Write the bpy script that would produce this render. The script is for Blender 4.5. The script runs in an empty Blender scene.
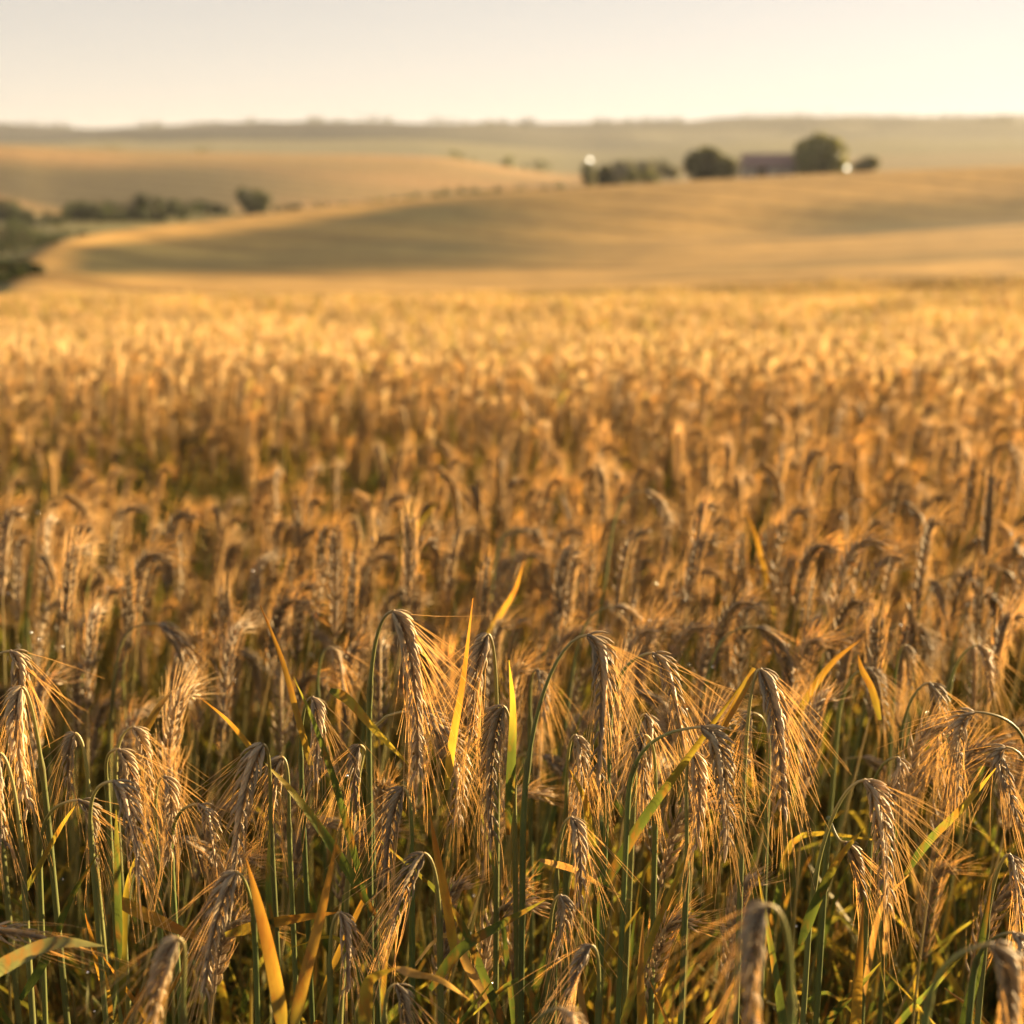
import bpy, math, random
import numpy as np
from mathutils import Vector, Matrix, noise as mnoise

# ------------------------------------------------------------------ camera, world, sun, exposure
scene = bpy.context.scene
COL = scene.collection
F_PX = 1500.0                       # focal length in pixels of a 1024 frame
PITCH = math.radians(12.1)
CZ = 1.5                            # eye height over the first metre of soil
cam_d = bpy.data.cameras.new('camera')
cam = bpy.data.objects.new('camera', cam_d); COL.objects.link(cam)
cam_d.sensor_width = 36.0; cam_d.lens = 36.0 * F_PX / 1024.0
cam_d.clip_start = 0.05; cam_d.clip_end = 12000
cam.location = (0, 0, CZ); cam.rotation_euler = (math.pi / 2 - PITCH, 0, 0)
cam_d.dof.use_dof = True; cam_d.dof.focus_distance = 1.03; cam_d.dof.aperture_fstop = 6.8
scene.camera = cam

SUN_EL, SUN_AZ = math.radians(11.0), math.radians(59.0)      # azimuth to the right of the view
w = bpy.data.worlds.new('World'); scene.world = w; w.use_nodes = True
nt = w.node_tree; bg = nt.nodes['Background']
sky = nt.nodes.new('ShaderNodeTexSky'); sky.sky_type = 'NISHITA'; sky.sun_disc = False
sky.sun_elevation = SUN_EL; sky.sun_rotation = SUN_AZ
sky.air_density = 1.0; sky.dust_density = 0.3; sky.ozone_density = 0.6; sky.altitude = 0
warm = nt.nodes.new('ShaderNodeMix'); warm.data_type = 'RGBA'; warm.blend_type = 'MULTIPLY'
warm.inputs['Factor'].default_value = 1.0; warm.inputs['B'].default_value = (0.66, 0.60, 0.575, 1)
pale = nt.nodes.new('ShaderNodeHueSaturation'); pale.inputs['Saturation'].default_value = 0.45        # thin morning veil over the sky
def vscale(k, src):
    n = nt.nodes.new('ShaderNodeVectorMath'); n.operation = 'SCALE'; n.inputs['Scale'].default_value = k; nt.links.new(src, n.inputs[0]); return n.outputs[0]


even = nt.nodes.new('ShaderNodeGamma'); even.inputs['Gamma'].default_value = 0.6      # the veil evens out the brightness
nt.links.new(vscale(0.2, sky.outputs[0]), even.inputs['Color']); nt.links.new(vscale(5.0, even.outputs[0]), pale.inputs['Color']); nt.links.new(pale.outputs[0], warm.inputs['A']); nt.links.new(warm.outputs['Result'], bg.inputs[0])
bg.inputs[1].default_value = 0.05

sun_l = bpy.data.lights.new('sun', 'SUN'); sun_l.energy = 5.0; sun_l.angle = math.radians(0.5)
sun_l.color = (1.0, 0.72, 0.37)
sun = bpy.data.objects.new('sun', sun_l); COL.objects.link(sun)
sd = Vector((math.sin(SUN_AZ) * math.cos(SUN_EL), math.cos(SUN_AZ) * math.cos(SUN_EL), math.sin(SUN_EL)))
sun.rotation_euler = (-sd).to_track_quat('-Z', 'Y').to_euler()

vs = scene.view_settings
vs.view_transform = 'Standard'; vs.look = 'None'; vs.gamma = 1.0; vs.exposure = 2.25; vs.use_curve_mapping = False
cy = scene.cycles
cy.use_denoising = True; cy.max_bounces = 6; cy.transparent_max_bounces = 4; cy.volume_bounces = 0
cy.diffuse_bounces = 3; cy.glossy_bounces = 2; cy.transmission_bounces = 3; cy.sample_clamp_indirect = 6.0

# ------------------------------------------------------------------ helpers
rng = random.Random(11)
SP, CP = math.sin(PITCH), math.cos(PITCH)


def z_of(py, d):
    """world height of what is seen at picture row py, d metres ahead"""
    v = -(py - 512.0) / F_PX
    return CZ + d * (-SP + v * CP) / (CP + v * SP)


def at(px, py, d):
    u = (px - 512.0) / F_PX; v = -(py - 512.0) / F_PX
    return Vector((u * d / (CP + v * SP), d, z_of(py, d)))


def obj(name, data, parent=None, mat=None):
    o = bpy.data.objects.new(name, data); COL.objects.link(o)
    if parent: o.parent = parent
    if mat and data is not None:
        data.materials.clear(); data.materials.append(mat)
    return o


def tag(o, label=None, cat=None, group=None, kind=None):
    if label: o['label'] = label
    if cat: o['category'] = cat
    if group: o['group'] = group
    if kind: o['kind'] = kind
    return o


def thing(name, label, cat, loc=(0, 0, 0), group=None):
    o = bpy.data.objects.new(name, None); COL.objects.link(o)
    o.location = loc; o.empty_display_size = 0.05
    return tag(o, label, cat, group)


class MB:
    def __init__(s): s.v = []; s.f = []; s.c = []

    def add(s, verts, faces, col):
        b = len(s.v); s.v.extend(verts)
        s.f.extend(tuple(i + b for i in f) for f in faces)
        if len(col) and not isinstance(col[0], (float, int)): s.c.extend(col)
        else: s.c.extend([col] * len(verts))

    def merge(s, o):
        b = len(s.v); s.v.extend(o.v); s.c.extend(o.c)
        s.f.extend(tuple(i + b for i in f) for f in o.f)

    def mesh(s, name, mat=None, smooth=True):
        me = bpy.data.meshes.new(name)
        me.from_pydata([tuple(p) for p in s.v], [], s.f)
        ca = me.color_attributes.new('tint', 'FLOAT_COLOR', 'POINT')
        a = np.ones((len(s.v), 4), np.float32)
        if s.c: a[:, :3] = np.array(s.c, np.float32)[:, :3]
        ca.data.foreach_set('color', a.ravel())
        if smooth: me.polygons.foreach_set('use_smooth', [True] * len(me.polygons))
        if mat: me.materials.append(mat)
        me.update(); return me


def frames(pts):
    """tangent, normal, binormal along a polyline (parallel transport)"""
    n = len(pts); T = []
    for i in range(n):
        a = pts[max(i - 1, 0)]; b = pts[min(i + 1, n - 1)]
        t = (b - a); T.append(t.normalized() if t.length > 1e-9 else Vector((0, 0, 1)))
    ref = Vector((0, 1, 0)) if abs(T[0].y) < 0.8 else Vector((1, 0, 0))
    N = [(ref - T[0] * ref.dot(T[0])).normalized()]
    for i in range(1, n):
        q = N[-1] - T[i] * N[-1].dot(T[i]); N.append(q.normalized())
    return T, N, [T[i].cross(N[i]) for i in range(n)]


def tube(mb, pts, radii, sides, col, cap=False):
    T, N, B = frames(pts); n = len(pts); vs_, cs = [], []
    for i in range(n):
        c = col[i] if not isinstance(col[0], (float, int)) else col
        for k in range(sides):
            a = 2 * math.pi * k / sides
            vs_.append(pts[i] + (N[i] * math.cos(a) + B[i] * math.sin(a)) * radii[i]); cs.append(c)
    fs = []
    for i in range(n - 1):
        for k in range(sides):
            k2 = (k + 1) % sides
            fs.append((i * sides + k, i * sides + k2, (i + 1) * sides + k2, (i + 1) * sides + k))
    if cap:
        fs.append(tuple(range(sides))[::-1]); fs.append(tuple((n - 1) * sides + k for k in range(sides)))
    mb.add(vs_, fs, cs)


def blade(mb, pts, widths, col, up=None, fold=0.25, twist=0.0, thin=False):
    """a leaf blade: strip with a shallow V section"""
    n = len(pts); vs_, cs = [], []
    T, N, B = frames(pts)
    for i in range(n):
        if up is not None:
            side = T[i].cross(up)
            side = side.normalized() if side.length > 0.05 else B[i]
        else:
            side = B[i]
        a = twist * i / (n - 1)
        nn = T[i].cross(side).normalized()
        side = side * math.cos(a) + nn * math.sin(a); nn = T[i].cross(side)
        c = col[i] if not isinstance(col[0], (float, int)) else col
        wv = widths[i]
        if thin:
            vs_ += [pts[i] - side * wv, pts[i] + side * wv]; cs += [c, c]
        else:
            vs_ += [pts[i] - side * wv, pts[i] + nn * wv * fold, pts[i] + side * wv]; cs += [c, tuple(x * 0.85 for x in c), c]
    fs = []
    m = 2 if thin else 3
    for i in range(n - 1):
        for k in range(m - 1):
            fs.append((i * m + k, i * m + k + 1, (i + 1) * m + k + 1, (i + 1) * m + k))
    mb.add(vs_, fs, cs)


def bez(p, n):
    out = []
    for i in range(n):
        t = i / (n - 1)
        q = [Vector(a) for a in p]
        while len(q) > 1:
            q = [q[j].lerp(q[j + 1], t) for j in range(len(q) - 1)]
        out.append(q[0])
    return out


def catmull(P, n):
    P = [P[0] * 2 - P[1]] + list(P) + [P[-1] * 2 - P[-2]]
    out = []
    seg = len(P) - 3
    for i in range(n):
        u = i / (n - 1) * seg; s = min(int(u), seg - 1); t = u - s
        a, b, c, d = P[s], P[s + 1], P[s + 2], P[s + 3]
        out.append(0.5 * ((2 * b) + (c - a) * t + (2 * a - 5 * b + 4 * c - d) * t * t + (3 * b - a - 3 * c + d) * t ** 3))
    return out


def mixc(a, b, t): return tuple(a[i] + (b[i] - a[i]) * t for i in range(3))


def ramp(stops, n):
    out = []
    for i in range(n):
        t = i / (n - 1)
        for j in range(len(stops) - 1):
            if t <= stops[j + 1][0] or j == len(stops) - 2:
                a, b = stops[j], stops[j + 1]
                out.append(mixc(a[1], b[1], min(1, max(0, (t - a[0]) / (b[0] - a[0]))))); break
    return out


# ------------------------------------------------------------------ materials
def new_mat(name):
    m = bpy.data.materials.new(name); m.use_nodes = True
    n = m.node_tree; n.nodes.clear()
    out = n.nodes.new('ShaderNodeOutputMaterial')
    return m, n, out


def plant_mat(name, trans, rough, spec, nscale, namt, rand=0.25, tr_gain=(1.17, 1.09, 0.86), mottle=0.0):
    m, n, out = new_mat(name); L = n.links.new
    at_ = n.nodes.new('ShaderNodeAttribute'); at_.attribute_name = 'tint'
    oi = n.nodes.new('ShaderNodeObjectInfo')
    tc = n.nodes.new('ShaderNodeTexCoord')
    mp = n.nodes.new('ShaderNodeMapping'); mp.inputs['Scale'].default_value = (1, 1, 0.35); L(tc.outputs['Object'], mp.inputs[0])
    nz = n.nodes.new('ShaderNodeTexNoise'); nz.inputs['Scale'].default_value = nscale; nz.inputs['Detail'].default_value = 3
    L(mp.outputs[0], nz.inputs['Vector'])
    mr = n.nodes.new('ShaderNodeMapRange'); mr.inputs[1].default_value = 0.3; mr.inputs[2].default_value = 0.7
    mr.inputs[3].default_value = 1 - namt; mr.inputs[4].default_value = 1 + namt; L(nz.outputs['Fac'], mr.inputs[0])
    mr2 = n.nodes.new('ShaderNodeMapRange'); mr2.inputs[3].default_value = 1 - rand; mr2.inputs[4].default_value = 1 + rand
    L(oi.outputs['Random'], mr2.inputs[0])
    mu = n.nodes.new('ShaderNodeMath'); mu.operation = 'MULTIPLY'; L(mr.outputs[0], mu.inputs[0]); L(mr2.outputs[0], mu.inputs[1])
    vm = n.nodes.new('ShaderNodeVectorMath'); vm.operation = 'SCALE'; L(at_.outputs['Color'], vm.inputs[0]); L(mu.outputs[0], vm.inputs['Scale'])
    if mottle:
        n2 = n.nodes.new('ShaderNodeTexNoise'); n2.inputs['Scale'].default_value = 130; n2.inputs['Detail'].default_value = 4; L(mp.outputs[0], n2.inputs['Vector'])
        m2 = n.nodes.new('ShaderNodeMapRange'); m2.inputs[1].default_value = 0.50; m2.inputs[2].default_value = 0.66; m2.inputs[4].default_value = mottle; L(n2.outputs['Fac'], m2.inputs[0])
        mm = n.nodes.new('ShaderNodeMix'); mm.data_type = 'RGBA'; L(m2.outputs[0], mm.inputs['Factor']); L(vm.outputs[0], mm.inputs['A']); mm.inputs['B'].default_value = (0.30, 0.12, 0.03, 1)
        sc2 = n.nodes.new('ShaderNodeVectorMath'); sc2.operation = 'SCALE'; sc2.inputs['Scale'].default_value = 1.0; L(mm.outputs['Result'], sc2.inputs[0]); vm = sc2
    pb = n.nodes.new('ShaderNodeBsdfPrincipled'); L(vm.outputs[0], pb.inputs['Base Color'])
    pb.inputs['Roughness'].default_value = rough; pb.inputs['Specular IOR Level'].default_value = spec
    tg = n.nodes.new('ShaderNodeVectorMath'); tg.operation = 'MULTIPLY'; tg.inputs[1].default_value = tr_gain; L(vm.outputs[0], tg.inputs[0])
    tr = n.nodes.new('ShaderNodeBsdfTranslucent'); L(tg.outputs[0], tr.inputs['Color'])
    mx = n.nodes.new('ShaderNodeMixShader'); mx.inputs[0].default_value = trans
    L(pb.outputs[0], mx.inputs[1]); L(tr.outputs[0], mx.inputs[2]); L(mx.outputs[0], out.inputs[0])
    return m


M_EAR = plant_mat('rye_husk', 0.35, 0.5, 0.4, 160, 0.3)
M_AWN = plant_mat('rye_awn', 0.6, 0.4, 0.5, 60, 0.15)
M_STEM = plant_mat('rye_straw', 0.15, 0.45, 0.5, 40, 0.25)
M_LEAF = plant_mat('rye_leaf', 0.55, 0.5, 0.25, 55, 0.35, 0.15, (1.2, 1.05, 0.6), 0.6)
M_CROP = plant_mat('rye_crop', 0.6, 0.5, 0.4, 70, 0.2, 0.22)
M_TREE = plant_mat('tree_leaves', 0.4, 0.5, 0.3, 0.6, 0.25, 0.15, (1.2, 1.1, 0.5))

# real colours of the crop
HUSK = (0.27, 0.212, 0.145); HUSK2 = (0.45, 0.35, 0.21)
AWN = (0.80, 0.63, 0.37); STRAW = (0.48, 0.35, 0.14)
GREEN = (0.06, 0.092, 0.026); GREEN2 = (0.12, 0.165, 0.042); YELL = (0.38, 0.30, 0.05); ORAN = (0.37, 0.19, 0.04); DRY = (0.42, 0.28, 0.12)


# ------------------------------------------------------------------ terrain: one rolling ground
# every row is a line on the land (crest, dip, ridge ...): for each bearing its distance and the picture row it shows at
TX = [-500, -75, 18, 60, 200, 420, 580, 700, 850, 1024, 1500]
ROWS = [
    [(60, 309), (60, 304), (60, 288), (62, 287), (68, 287), (70, 286), (70, 281), (70, 275), (70, 267), (70, 259), (70, 244)],
    [(75, 301), (75, 298), (68, 280), (70, 276), (88, 275), (95, 271), (100, 268), (110, 258), (125, 245), (145, 229), (150, 205)],
    [(90, 293), (90, 291), (75, 273), (84, 265), (112, 259), (140, 245), (150, 246), (165, 238), (180, 230), (195, 221), (200, 200)],
    [(105, 287), (105, 285), (86, 265), (98, 253), (140, 239), (185, 216), (200, 213), (215, 202), (230, 195), (245, 189), (250, 176)],
    [(120, 280), (120, 278), (96, 259), (115, 241), (172, 221), (225, 198), (245, 187), (265, 180), (280, 172), (290, 165), (300, 152)],
    [(150, 270), (150, 268), (125, 263), (150, 247), (210, 231), (275, 206), (300, 196), (330, 189), (350, 182), (360, 175), (360, 160)],
    [(210, 246), (210, 243), (200, 242), (210, 236), (270, 225), (340, 208), (380, 197), (420, 191), (450, 184), (460, 177), (460, 160)],
    [(330, 218), (330, 215), (330, 215), (330, 215), (340, 213), (420, 201), (480, 192), (560, 180), (580, 175), (580, 170), (580, 155)],
    [(450, 188), (450, 189), (450, 190), (450, 192), (470, 186), (530, 182), (570, 184), (700, 172), (720, 167), (720, 162), (720, 150)],
    [(650, 138), (650, 143), (655, 145), (660, 147), (700, 152), (720, 156), (690, 176), (900, 165), (920, 158), (920, 153), (920, 142)],
    [(900, 147), (900, 150), (900, 151), (900, 152), (950, 158), (1000, 161), (1000, 170), (1200, 155), (1200, 149), (1200, 146), (1200, 136)],
    [(1500, 140), (1500, 142), (1500, 142), (1500, 142), (1500, 140), (1500, 140), (1600, 147), (1600, 141), (1600, 137), (1600, 135), (1600, 128)],
    [(2200, 130), (2200, 129), (2200, 129), (2200, 130), (2200, 125), (2200, 126), (2200, 124), (2200, 122), (2200, 120), (2200, 121), (2200, 119)],
    [(3600, 131), (3600, 130), (3600, 130), (3600, 131), (3600, 128), (3600, 128), (3600, 127), (3600, 126), (3600, 124), (3600, 124), (3600, 122)],
]
CROP_H = 1.15
NEAR_D = [0.0, 0.5, 0.95, 2.0, 3.75, 7.0, 12.0, 30.0, 45.0]
NEAR_C = [-.33, -.33, -.33, -.46, -.62, -.85, -1.14, -2.18, -3.28]      # crop top below the eye
TT = np.array([(x - 512) / F_PX / 1.02 for x in TX])


def smooth_interp(xk, yk, x):
    """monotone cubic (pchip) interpolation, x an array"""
    xk = np.asarray(xk, float); yk = np.asarray(yk, float)
    h = np.diff(xk); dl = np.diff(yk) / h
    m = np.zeros(len(xk)); m[0] = dl[0]; m[-1] = dl[-1]
    for i in range(1, len(xk) - 1):
        if dl[i - 1] * dl[i] > 0:
            w1 = 2 * h[i] + h[i - 1]; w2 = h[i] + 2 * h[i - 1]
            m[i] = (w1 + w2) / (w1 / dl[i - 1] + w2 / dl[i])
    x = np.clip(x, xk[0], xk[-1]); i = np.clip(np.searchsorted(xk, x) - 1, 0, len(xk) - 2)
    t = (x - xk[i]) / h[i]
    return ((1 + 2 * t) * (1 - t) ** 2) * yk[i] + t * (1 - t) ** 2 * h[i] * m[i] + t * t * (3 - 2 * t) * yk[i + 1] + t * t * (t - 1) * h[i] * m[i + 1]


def profile(t):
    """crop-top height profile (distances, heights) on the bearing with X/Y = t"""
    t = float(np.clip(t, TT[0], TT[-1])); ds = list(NEAR_D); zs = [CZ + c for c in NEAR_C]
    for r in ROWS:
        d = float(smooth_interp(TT, [a for a, b in r], np.array([t]))[0]); y = float(smooth_interp(TT, [b for a, b in r], np.array([t]))[0])
        ds.append(d); zs.append(z_of(y, d))
    return ds, zs


NT = 161
T_GRID = np.linspace(TT[0], TT[-1], NT)
PROF = [profile(t) for t in T_GRID]
D_GRID = np.concatenate([np.linspace(0, 2, 11)[:-1], np.geomspace(2, 3600, 360)])
Z_GRID = np.array([smooth_interp(ds, zs, D_GRID) for ds, zs in PROF])           # NT x ND, crop top


def crop_top(X, Y):
    r = math.hypot(X, Y); th = abs(math.atan2(X, Y))
    d = r * math.cos(min(th, math.radians(36)))
    if Y > 0.05: t = max(min(X / Y, T_GRID[-1]), T_GRID[0])
    else: t = T_GRID[-1] if X > 0 else T_GRID[0]
    fi = (t - T_GRID[0]) / (T_GRID[1] - T_GRID[0]); i = min(int(fi), NT - 2); fi -= i
    j = min(max(int(np.searchsorted(D_GRID, d)) - 1, 0), len(D_GRID) - 2)
    fj = min(max((d - D_GRID[j]) / (D_GRID[j + 1] - D_GRID[j]), 0), 1)
    z = (Z_GRID[i, j] * (1 - fi) + Z_GRID[i + 1, j] * fi) * (1 - fj) + (Z_GRID[i, j + 1] * (1 - fi) + Z_GRID[i + 1, j + 1] * fi) * fj
    if r > 1300: z += min(1, (r - 1300) / 600) * (13 * mnoise.noise(Vector((X * .0028, Y * .002, 2))) + 5.5 * mnoise.noise(Vector((X * .011, Y * .008, 4))))
    k = min(max((th - math.radians(40)) / math.radians(50), 0), 1); k = k * k * (3 - 2 * k)
    return z * (1 - k) + (CZ - 0.33 + 0.012 * r) * k


def ground_z(X, Y):
    k = min(max((math.hypot(X, Y) - 55) / 6, 0), 1)            # further off the ground sheet is the closed top of the crop
    return float(crop_top(X, Y)) - CROP_H * (1 - k * k * (3 - 2 * k))


def row_d(t, k):
    return float(smooth_interp(TT, [a for a, b in ROWS[k]], np.array([float(np.clip(t, TT[0], TT[-1]))]))[0])


def px_of(X, Y): return 512 + F_PX * 1.02 * X / max(Y, 0.1)


def build_ground():
    NA, NR = 0, 0
    ang = np.concatenate([np.linspace(-math.pi, -0.55, 40)[:-1], np.linspace(-0.55, 0.55, 281), np.linspace(0.55, math.pi, 40)[1:-1]])
    rad = np.concatenate([[0.15, 0.4, 0.8], np.geomspace(1.2, 3500, 420)])
    v = [(0, 0, ground_z(0, 0.01))]; cols = [(0.1, 0.07, 0.04)]
    soil = (0.04, 0.034, 0.022); gold = (0.42, 0.252, 0.078); olive = (0.17, 0.15, 0.06); green = (0.17, 0.15, 0.05); stub = (0.37, 0.225, 0.092)
    wood = (0.02, 0.023, 0.02); pasture = (0.19, 0.175, 0.10)
    for r in rad:
        for a in ang:
            X, Y = r * math.sin(a), r * math.cos(a)
            v.append((X, Y, ground_z(X, Y)))
            t = X / Y if Y > 0.1 else (9 if X > 0 else -9)
            d = r * math.cos(min(abs(a), 0.63)); px = 512 + F_PX * 1.02 * max(-9, min(9, t))
            nz = mnoise.noise(Vector((X * 0.02, Y * 0.02, 0)))
            if d < 54: c = soil
            else:
                dr = row_d(t, 4); dv = row_d(t, 7); hr = row_d(t, 9)
                if px < 2 and d > 52: dr = 0
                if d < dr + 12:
                    # ripe gold, with the shade of the hollows painted into its colour
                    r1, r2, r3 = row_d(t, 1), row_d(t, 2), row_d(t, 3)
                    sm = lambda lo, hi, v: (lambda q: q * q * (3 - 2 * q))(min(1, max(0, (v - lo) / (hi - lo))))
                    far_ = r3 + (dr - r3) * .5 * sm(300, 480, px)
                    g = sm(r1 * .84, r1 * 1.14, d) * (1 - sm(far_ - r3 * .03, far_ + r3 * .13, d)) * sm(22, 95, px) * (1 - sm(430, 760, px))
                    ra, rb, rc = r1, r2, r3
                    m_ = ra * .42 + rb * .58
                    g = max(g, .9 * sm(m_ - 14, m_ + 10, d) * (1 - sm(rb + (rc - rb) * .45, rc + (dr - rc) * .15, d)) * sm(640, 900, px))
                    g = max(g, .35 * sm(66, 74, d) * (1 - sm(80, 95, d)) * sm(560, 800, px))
                    c = mixc(gold, (0.060, 0.052, 0.020), min(1, max(0, g * (.95 + .35 * nz))))  # dark tone of the painted shade bands mixed into the gold
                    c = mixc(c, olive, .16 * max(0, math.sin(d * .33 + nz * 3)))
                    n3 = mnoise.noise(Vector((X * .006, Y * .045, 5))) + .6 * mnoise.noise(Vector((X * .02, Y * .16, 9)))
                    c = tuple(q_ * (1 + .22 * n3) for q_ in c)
                elif d < dv - 8 + nz * 20: c = mixc(green, olive, 0.5 + nz)
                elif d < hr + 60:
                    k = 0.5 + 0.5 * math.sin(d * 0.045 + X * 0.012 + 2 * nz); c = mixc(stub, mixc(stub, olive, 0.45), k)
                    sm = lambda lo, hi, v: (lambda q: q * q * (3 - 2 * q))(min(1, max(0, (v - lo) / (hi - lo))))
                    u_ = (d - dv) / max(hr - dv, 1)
                    hill_shade = sm(.02, .10, u_) * (1 - sm(.52, .80, u_)) * (1 - sm(190, 420, px)) * sm(-20, 60, px + 160 * u_)  # shade on the slope painted into the ground colour
                    spur = (1 - sm(.20, .34, u_ + max(px, 0) * .0026)) * (1 - sm(55, 95, px))  # sunlit spur, kept free of the painted shade
                    c = mixc(c, (.125, .10, .05), hill_shade * (1 - spur))
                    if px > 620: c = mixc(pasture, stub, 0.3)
                elif d < 1500: c = mixc(pasture, olive, 0.5 + 0.5 * nz)
                else:
                    k = min(max((px - 350) / 350, 0), 1) * 0.75; c = mixc(wood, pasture, k)
                    if d > 1950: c = mixc(c, wood, 0.6)
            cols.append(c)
    n = len(ang); f = []
    for k in range(n): f.append((0, 1 + (k + 1) % n, 1 + k))
    for i in range(len(rad) - 1):
        b = 1 + i * n; c = b + n
        for k in range(n):
            k2 = (k + 1) % n; f.append((b + k, b + k2, c + k2, c + k))
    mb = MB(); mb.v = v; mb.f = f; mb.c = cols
    m, nn, out = new_mat('field_ground'); L = nn.links.new
    at_ = nn.nodes.new('ShaderNodeAttribute'); at_.attribute_name = 'tint'
    geo = nn.nodes.new('ShaderNodeNewGeometry')
    nz = nn.nodes.new('ShaderNodeTexNoise'); nz.inputs['Scale'].default_value = 0.35; nz.inputs['Detail'].default_value = 8
    L(geo.outputs['Position'], nz.inputs['Vector'])
    mr = nn.nodes.new('ShaderNodeMapRange'); mr.inputs[1].default_value = 0.3; mr.inputs[2].default_value = 0.7; mr.inputs[3].default_value = 0.75; mr.inputs[4].default_value = 1.25
    L(nz.outputs['Fac'], mr.inputs[0])
    vm = nn.nodes.new('ShaderNodeVectorMath'); vm.operation = 'SCALE'; L(at_.outputs['Color'], vm.inputs[0]); L(mr.outputs[0], vm.inputs['Scale'])
    wv = nn.nodes.new('ShaderNodeTexWave'); wv.wave_type = 'BANDS'; wv.bands_direction = 'DIAGONAL'; wv.inputs['Scale'].default_value = 0.022; wv.inputs['Distortion'].default_value = 2.5; wv.inputs['Detail'].default_value = 1; wv.inputs['Detail Scale'].default_value = 0.25
    L(geo.outputs['Position'], wv.inputs['Vector'])
    wr = nn.nodes.new('ShaderNodeMapRange'); wr.inputs[1].default_value = 0.86; wr.inputs[2].default_value = 0.98; wr.inputs[3].default_value = 1.0; wr.inputs[4].default_value = 0.66; L(wv.outputs['Fac'], wr.inputs[0])
    v2 = nn.nodes.new('ShaderNodeVectorMath'); v2.operation = 'SCALE'; L(vm.outputs[0], v2.inputs[0]); L(wr.outputs[0], v2.inputs['Scale']); vm = v2
    bp = nn.nodes.new('ShaderNodeBump'); bp.inputs['Strength'].default_value = 0.6; bp.inputs['Distance'].default_value = 0.3; L(nz.outputs['Fac'], bp.inputs['Height'])
    pb = nn.nodes.new('ShaderNodeBsdfPrincipled'); pb.inputs['Roughness'].default_value = 0.9; pb.inputs['Specular IOR Level'].default_value = 0.1
    L(vm.outputs[0], pb.inputs['Base Color']); L(bp.outputs[0], pb.inputs['Normal']); L(pb.outputs[0], out.inputs[0])
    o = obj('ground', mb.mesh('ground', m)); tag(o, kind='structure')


build_ground()

# ------------------------------------------------------------------ haze
def build_haze():
    mb = MB(); s = 3650
    x = [(-s, -s), (s, -s), (s, s), (-s, s)]
    mb.add([Vector((a, b, -16)) for a, b in x] + [Vector((a, b, 128)) for a, b in x],
           [(3, 2, 1, 0), (4, 5, 6, 7), (0, 1, 5, 4), (1, 2, 6, 5), (2, 3, 7, 6), (3, 0, 4, 7)], (1, 1, 1))
    m, n, out = new_mat('haze_air')
    pv = n.nodes.new('ShaderNodeVolumePrincipled')
    pv.inputs['Color'].default_value = (0.86, 0.88, 0.95, 1); pv.inputs['Density'].default_value = 0.0001; pv.inputs['Anisotropy'].default_value = 0.1
    n.links.new(pv.outputs[0], out.inputs['Volume'])
    o = obj('haze', mb.mesh('haze', m, False)); tag(o, kind='stuff')


HAZE = True
if HAZE: build_haze()


# ------------------------------------------------------------------ farm and trees
def crown_mb(w_, h_, seed, lobes=11, leaves=1500, leaf=0.34, base=0.0, col=(0.085, 0.10, 0.032)):
    r = random.Random(seed); mb = MB(); L = []
    E = Vector((w_ / 2, w_ / 2, h_ / 2)); C0 = Vector((0, 0, base + h_ * .46)); rm = min(E.x, E.z)
    for i in range(lobes):
        dv = Vector((r.gauss(0, 1), r.gauss(0, 1), r.gauss(0, .8))).normalized(); R = r.uniform(.26, .52) * rm
        q = r.uniform(.55, 1.0)
        L.append((C0 + Vector((dv.x * (E.x - R), dv.y * (E.y - R), dv.z * (E.z - R))) * q, R, r.uniform(0.75, 1.25)))
    L.append((C0, rm * .7, 1.0))
    for i in range(leaves):
        c, R, t = r.choice(L)
        dv = Vector((r.gauss(0, 1), r.gauss(0, 1), r.gauss(0, 1))).normalized()
        p = c + dv * R * (r.random() ** 0.33); p.z = min(p.z, base + h_)
        n = (dv + Vector((r.gauss(0, .6), r.gauss(0, .6), r.gauss(0, .6)))).normalized()
        a = n.orthogonal().normalized(); b = n.cross(a); s = leaf * r.uniform(0.6, 1.3)
        k = t * r.uniform(0.75, 1.25); cc = tuple(x * k for x in col)
        mb.add([p - a * s - b * s * .5, p + a * s * .2 - b * s * .7, p + a * s + b * s * .3, p - a * s * .1 + b * s * .7], [(0, 1, 2, 3)], cc)
    return mb


def trunk_mb(w_, h_, r0, seed):
    r = random.Random(seed); mb = MB()
    tube(mb, bez([(0, 0, -0.4), (r.uniform(-.2, .2), 0, h_ * .3), (0, r.uniform(-.2, .2), h_ * .7)], 6), [r0, r0 * .85, r0 * .7, r0 * .55, r0 * .4, r0 * .2], 7, (0.10, 0.075, 0.05))
    for i in range(6):
        a = r.uniform(0, 6.28); z0 = h_ * r.uniform(.2, .5); q = w_ * r.uniform(.2, .36)
        tube(mb, bez([(0, 0, z0), (math.cos(a) * q * .5, math.sin(a) * q * .5, z0 + h_ * .1), (math.cos(a) * q, math.sin(a) * q, z0 + h_ * .28)], 4), [r0 * .4, r0 * .3, r0 * .2, r0 * .08], 5, (0.10, 0.075, 0.05))
    return mb


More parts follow.
